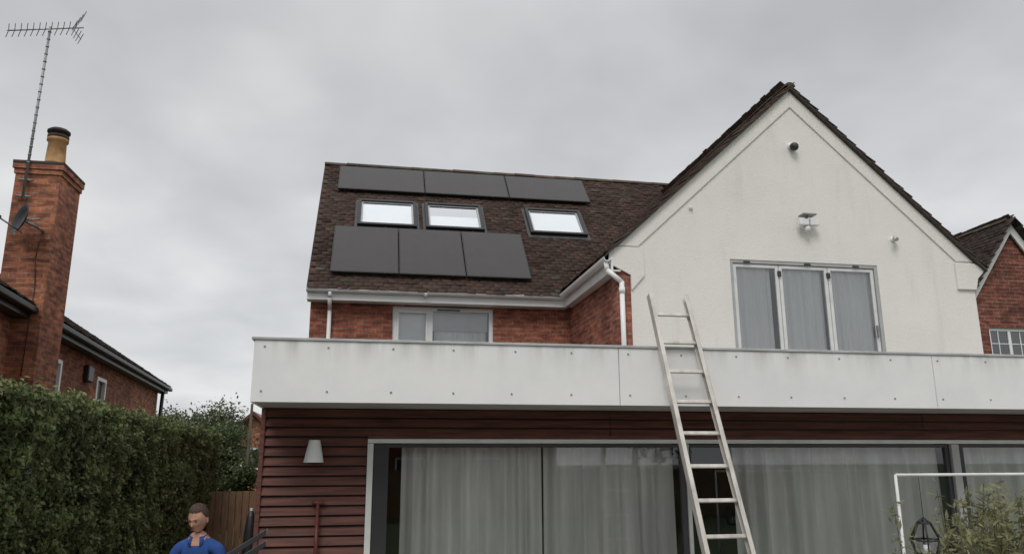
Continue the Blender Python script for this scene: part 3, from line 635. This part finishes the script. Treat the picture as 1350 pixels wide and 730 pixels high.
for i in range(85):
    b0=Vector((3.99+rng.normal(0,.14),4.6+rng.normal(0,.1),-1.9)); ln_=rng.uniform(1.2,1.82); a=rng.uniform(0,2*math.pi); sp_=rng.uniform(.05,.42); prev=b0
    for k in range(1,9):
        t=k/8; p=b0+Vector((math.cos(a)*sp_*t**1.5,math.sin(a)*sp_*t**1.5,ln_*t-.12*t*t*sp_)); S.append((tuple(prev),tuple(p),.006*(1.1-t)+.0015,.006*(1-t)+.0015)); 
        for q in range(18 if t>.3 else 2):
            w=prev.lerp(p,rng.random())+Vector(rng.normal(0,.026,3)); P.append((w.x,w.y,w.z+H)); m_=rng.random(); C.append(np.array([.12,.135,.06])*(1-m_)+np.array([.27,.26,.13])*m_)
        prev=p
tubes('stems',S,'bark',sh,5); leaves('foliage',np.array(P),.0145,np.array(C),sh,2.4)
st=root('folded_stepladder')
a0=Vector((-1.16,6.75,-.80)); d=Vector((.36,.28,.22)).normalized()
for k,(oz,oy) in enumerate(((0,0),(.0,.1),(-.09,0),(-.09,.1))):
    obox('rail',a0+Vector((0,oy,oz))-d*.9,d,(0,1,0),(0,0,1),1.45,.03,.045,'galv' if k%2 else 'darkframe',st,.003)
for k in range(6):
    obox('step',a0+d*(-.7+.22*k)+Vector((0,.03,.006)),d,(0,1,0),(0,0,1),.07,.07,.03,'metal',st,.003)
    obox('step',a0+d*(-.62+.22*k)+Vector((0,.03,-.084)),d,(0,1,0),(0,0,1),.07,.07,.03,'metal',st,.003)
tubes('legs',[((-1.4,6.7,-1.9),(-1.33,6.72,-1.0),.02,.02),((-.9,7.0,-1.9),(-.92,6.95,-.72),.02,.02)],'galv',st)

# ================================================================= MAN
mn=root('man')
def skinned(name,verts,edges,radii,rootv,mat):
    me=bpy.data.meshes.new(name); me.from_pydata(verts,edges,[]); o=bpy.data.objects.new(name,me); COL.objects.link(o)
    s=o.modifiers.new('s','SKIN'); sub=o.modifiers.new('d','SUBSURF'); sub.levels=2; sub.render_levels=2
    for i,rv in enumerate(radii): me.skin_vertices[0].data[i].radius=rv if isinstance(rv,tuple) else (rv,rv)
    me.skin_vertices[0].data[rootv].use_root=True
    dg=bpy.context.evaluated_depsgraph_get(); ev=o.evaluated_get(dg); m2=bpy.data.meshes.new_from_object(ev); bpy.data.objects.remove(o)
    m2.name=name; m2.materials.clear(); 
    for p in m2.polygons: p.use_smooth=True
    return m2
MX,MY=-1.315,7.2
vs=[(0,0,.92),(0,0,1.06),(0,-.005,1.20),(0,-.01,1.32),(0,-.02,1.395),(0,-.045,1.46),
 (-.10,-.005,1.34),(-.180,0,1.305),(-.235,-.02,1.08),(-.22,-.20,.93),(.10,-.005,1.34),(.180,0,1.305),(.24,-.03,1.08),(.22,-.22,.98),
 (-.095,0,.84),(-.11,-.02,.47),(-.115,.03,.09),(-.13,-.12,.045),(.095,0,.84),(.11,-.02,.47),(.115,.03,.09),(.13,-.12,.045)]
ed=[(0,1),(1,2),(2,3),(3,4),(4,5),(3,6),(6,7),(7,8),(8,9),(3,10),(10,11),(11,12),(12,13),(0,14),(14,15),(15,16),(16,17),(0,18),(18,19),(19,20),(20,21)]
ra=[(.155,.115),(.15,.11),(.165,.12),(.14,.105),(.068,.066),(.055,.058),(.078,.088),(.064,.068),(.046,.046),(.029,.029),(.078,.088),(.064,.068),(.046,.046),(.029,.029),(.095,.095),(.062,.062),(.042,.042),(.038,.045),(.095,.095),(.062,.062),(.042,.042),(.038,.045)]
bm_=skinned('body',vs,ed,ra,0,'shirt')
for n_ in ('shirt','skin','trousers','shoe'): bm_.materials.append(M[n_])
for v in bm_.vertices:   # cloth folds
    c=v.co
    if .95<c.z<1.38 and abs(c.x)<.26:
        c.y-=.012*noise.noise(Vector((c.x*7+c.z*4,c.z*9,1)))*(1 if c.y<0 else -1)
for p in bm_.polygons:
    c=p.center
    if c.z<.10: k=3
    elif abs(c.x)>.175 and c.z<1.17: k=1
    elif c.z<.93: k=2
    elif c.z>1.40 or (c.z>1.34 and c.y<-.05 and abs(c.x)<(c.z-1.33)*.7): k=1
    else: k=0
    p.material_index=k
ob=bpy.data.objects.new('body',bm_); link(ob,mn)
for s in (-1,1):
    w=Vector((s*.22,-.20 if s<0 else -.22,.93 if s<0 else .98)); fw=Vector((-.05*s,-.8,-.45)).normalized(); sd_=Vector((1,0,0))
    vv=[tuple(w-fw*.02),tuple(w+fw*.04),tuple(w+fw*.08)];ee=[(0,1),(1,2)];rr=[(.026,.02),(.036,.017),(.038,.015)]
    for j,(off,l) in enumerate(((-.03,.065),(-.011,.075),(.009,.07),(.028,.055))):
        b0=w+fw*.085+sd_*off; p1=b0+fw*l*.45-Vector((0,0,.012)); p2=p1+fw*l*.25-Vector((0,0,l*.35)); p3=p2-Vector((0,0,l*.25))-fw*.012
        i0=len(vv); vv+=[tuple(b0),tuple(p1),tuple(p2),tuple(p3)]; ee+=[(2,i0),(i0,i0+1),(i0+1,i0+2),(i0+2,i0+3)]; rr+=[.0095,.0088,.008,.007]
    t0=w+fw*.035-sd_*s*.035; t1=t0+fw*.035-sd_*s*.022-Vector((0,0,.01)); t2=t1+fw*.03-Vector((0,0,.015)); i0=len(vv); vv+=[tuple(t0),tuple(t1),tuple(t2)]; ee+=[(1,i0),(i0,i0+1),(i0+1,i0+2)]; rr+=[.013,.010,.008]
    hm=skinned('hand',vv,ee,rr,1,'skin'); hm.materials.append(M['skin']); link(bpy.data.objects.new('hand',hm),mn)
def headco(th,ph,off=0):
    sx=math.sin(ph)*math.sin(th); sy=-math.sin(ph)*math.cos(th); sz=math.cos(ph)
    x=sx*.076; y=sy*.096; z=sz*.118
    if sz<0:
        k=1-.28*min(1,-sz)**1.3; x*=k; 
        if sy>0: y*=1-.30*(-sz)
        else: y*=1-.02*(-sz)
    def g(cx,cz,wx,wz): return math.exp(-((x-cx)/wx)**2-((z-cz)/wz)**2)*(1 if sy<0 else 0)
    y-=.024*g(0,-.028,.011,.016)+.012*g(0,-.008,.009,.022)+.008*g(0,.022,.045,.010)+.006*g(0,-.066,.024,.007)+.014*g(0,-.098,.026,.018)
    y+=.012*g(.030,.004,.016,.012)+.012*g(-.030,.004,.016,.012)+.006*g(0,-.082,.02,.006)
    y-=.004*g(.042,-.025,.014,.014)+.004*g(-.042,-.025,.014,.014)
    v=Vector((x,y,z)); 
    if off: v+=Vector((sx,sy,sz)).normalized()*off
    return v
hv=[];hf=[];NT,NP=64,48
for j in range(NP+1):
    for i in range(NT): hv.append(headco(2*math.pi*i/NT,math.pi*j/NP))
for j in range(NP):
    for i in range(NT): hf.append((j*NT+i,(j+1)*NT+i,(j+1)*NT+(i+1)%NT,j*NT+(i+1)%NT))
HM=Matrix.Translation((0,-.065,1.57))@Matrix.Rotation(math.radians(-14),4,'Z')@Matrix.Rotation(math.radians(20),4,'X')
def hmesh(name,V,Fc,mat): 
    return mk(name,[tuple(HM@Vector(v)) for v in V],Fc,mat,mn,smooth=True,rel=False)
hmesh('head',hv,hf,'skin')
V=[];idx={};Fc=[]
for j in range(NP+1):
    for i in range(NT):
        th=2*math.pi*i/NT; ph=math.pi*j/NP; f=math.cos(th)
        jit=.09*noise.noise(Vector((math.sin(th)*14,math.cos(th)*14,0)))
        lim=(math.radians(54) if f>.5 else (math.radians(54)+(.5-f)/.5*math.radians(40) if f>0 else math.radians(94)+(-f)*math.radians(24)))+jit
        if ph<=lim:
            e=min(1,(lim-ph)/.25); nn_=noise.noise(Vector((math.sin(th)*16,math.cos(th)*16,ph*16)))
            idx[(j,i)]=len(V); V.append(headco(th,ph,.002+.010*e+.007*nn_*e))
for j in range(NP):
    for i in range(NT):
        q=[(j,i),(j+1,i),(j+1,(i+1)%NT),(j,(i+1)%NT)]
        if all(k in idx for k in q): Fc.append(tuple(idx[k] for k in q))
hmesh('hair',V,Fc,'hair')
def blob(name,c,s,mat,rot=0):
    V=[];Fc=[];a,b_=14,9
    for j in range(b_+1):
        for i in range(a):
            t=2*math.pi*i/a;p=math.pi*j/b_; V.append(Vector(c)+Vector((s[0]*math.sin(p)*math.cos(t),s[1]*math.sin(p)*math.sin(t),s[2]*math.cos(p))))
    for j in range(b_):
        for i in range(a): Fc.append((j*a+i,(j+1)*a+i,(j+1)*a+(i+1)%a,j*a+(i+1)%a))
    hmesh(name,V,Fc,mat)
for s in (-1,1):
    blob('ear',(s*.077,.012,-.012),(.009,.018,.030),'skin'); blob('ear_lobe',(s*.079,.006,-.032),(.007,.010,.010),'skin')
    blob('eye',(s*.030,-.075,.001),(.012,.008,.005),'eyew'); blob('iris',(s*.030,-.0825,-.001),(.005,.002,.0045),'black')
    blob('eyebrow',(s*.031,-.090,.018),(.017,.005,.004),'hair'); blob('upper_eyelid',(s*.030,-.079,.007),(.015,.007,.005),'skin')
blob('mouth',(0,-.094,-.068),(.022,.005,.004),'lips')
# polo collar: a folded strip round the neck, open at the front
V=[];Fc=[];n=28
for i in range(n+1):
    t=math.radians(-90+26)+ (2*math.pi-math.radians(52))*i/n
    op=abs(i/n-.5)*2; drop=.035*op**4
    for r,z in ((.060,1.395),(.064,1.432),(.070,1.434),(.092,1.385-drop)):
        V.append((math.cos(t)*r,-.022+math.sin(t)*r*1.05,z-.02*(1 if math.sin(t)<0 else 0)*abs(math.sin(t))))
for i in range(n):
    for k in range(3): Fc.append((4*i+k,4*i+4+k,4*i+5+k,4*i+1+k))
o=mk('collar',V,Fc,'shirt',mn,smooth=True,rel=False); so_=o.modifiers.new('t','SOLIDIFY'); so_.thickness=.004
boxes('logo',[(.04+.014*i,.049+.014*i,-.150,-.146,1.25-H,1.25-H+(.018 if i%2 else .013)) for i in range(5)],'logo',mn,0)
mn.scale=(.94,.94,.94); mn.location=(MX,MY,0); mn.rotation_euler=(0,0,math.radians(-8))

# ================================================================= SKY, SUN, CAMERA
W=bpy.data.worlds.new('World'); scn.world=W; W.use_nodes=True; nt=W.node_tree; nt.nodes.clear()
out=nt.nodes.new('ShaderNodeOutputWorld'); sky=nt.nodes.new('ShaderNodeTexSky'); sky.sky_type='NISHITA'; sky.sun_disc=False
SE,SR=math.radians(48),math.radians(205)
sky.sun_elevation=SE; sky.sun_rotation=SR
b1=nd(nt,'ShaderNodeBackground'); b1.inputs[1].default_value=.08; nt.links.new(sky.outputs[0],b1.inputs[0])
tc=nt.nodes.new('ShaderNodeTexCoord'); sp=nt.nodes.new('ShaderNodeSeparateXYZ'); nt.links.new(tc.outputs['Generated'],sp.inputs[0])
mx=nd(nt,'ShaderNodeMath',operation='MAXIMUM'); mx.inputs[1].default_value=0; nt.links.new(sp.outputs[2],mx.inputs[0])
ad=nd(nt,'ShaderNodeMath',operation='ADD'); ad.inputs[1].default_value=.28; nt.links.new(mx.outputs[0],ad.inputs[0])
def div(o):
    d=nd(nt,'ShaderNodeMath',operation='DIVIDE'); nt.links.new(o,d.inputs[0]); nt.links.new(ad.outputs[0],d.inputs[1]); return d.outputs[0]
cb=nt.nodes.new('ShaderNodeCombineXYZ'); nt.links.new(div(sp.outputs[0]),cb.inputs[0]); nt.links.new(div(sp.outputs[1]),cb.inputs[1])
n1=nd(nt,'ShaderNodeTexNoise',Scale=1.5,Detail=4,Roughness=.45,Distortion=.25); nt.links.new(cb.outputs[0],n1.inputs['Vector'])
n2=nd(nt,'ShaderNodeTexNoise',Scale=4.2,Detail=4,Roughness=.45,Distortion=.3); nt.links.new(cb.outputs[0],n2.inputs['Vector'])
ma=nd(nt,'ShaderNodeMath',operation='MULTIPLY_ADD'); ma.inputs[1].default_value=.3; nt.links.new(n2.outputs['Fac'],ma.inputs[0])
mb=nd(nt,'ShaderNodeMath',operation='MULTIPLY'); mb.inputs[1].default_value=.7; nt.links.new(n1.outputs['Fac'],mb.inputs[0]); nt.links.new(mb.outputs[0],ma.inputs[2])
cr=ramp(nt,ma.outputs[0],[(.34,(.53,.54,.555)),(.50,(.655,.665,.675)),(.66,(.80,.803,.808))])
vr=ramp(nt,mx.outputs[0],[(0,(1.12,)*3),(.2,(1.06,)*3),(.5,(.93,)*3),(.75,(1.5,)*3),(1,(1.9,)*3)])
vr.color_ramp.interpolation='EASE'
cm=mixc(nt,1.0,cr.outputs[0],vr.outputs[0],'MULTIPLY')
b2=nd(nt,'ShaderNodeBackground'); b2.inputs[1].default_value=1.0; nt.links.new(cm,b2.inputs[0])
ms=nt.nodes.new('ShaderNodeMixShader'); ms.inputs[0].default_value=.93; nt.links.new(b1.outputs[0],ms.inputs[1]); nt.links.new(b2.outputs[0],ms.inputs[2]); nt.links.new(ms.outputs[0],out.inputs[0])
sl=bpy.data.lights.new('sun','SUN'); sl.energy=1.35; sl.angle=math.radians(25); sl.color=(1,.965,.92); so=bpy.data.objects.new('sun',sl); COL.objects.link(so)
sdv=Vector((-math.sin(math.radians(25))*math.cos(SE),-math.cos(math.radians(25))*math.cos(SE),math.sin(SE)))
so.rotation_euler=(-sdv).to_track_quat('-Z','Y').to_euler()
cam=bpy.data.cameras.new('camera'); co_=bpy.data.objects.new('camera',cam); COL.objects.link(co_)
f,p,a,r=1039.2,math.radians(13.322),math.radians(10.425),math.radians(-.217)
Fv=Vector((math.sin(a)*math.cos(p),math.cos(a)*math.cos(p),math.sin(p))); Rv=Vector((math.cos(a),-math.sin(a),0)); Uv=Rv.cross(Fv)
R2=Rv*math.cos(r)+Uv*math.sin(r); U2=-Rv*math.sin(r)+Uv*math.cos(r)
mt=Matrix((R2,U2,-Fv)).transposed().to_4x4(); mt.translation=(0,0,H); co_.matrix_world=mt
cam.sensor_width=36; cam.lens=f/1350*36; cam.clip_end=3000; cam.clip_start=.05
scn.camera=co_
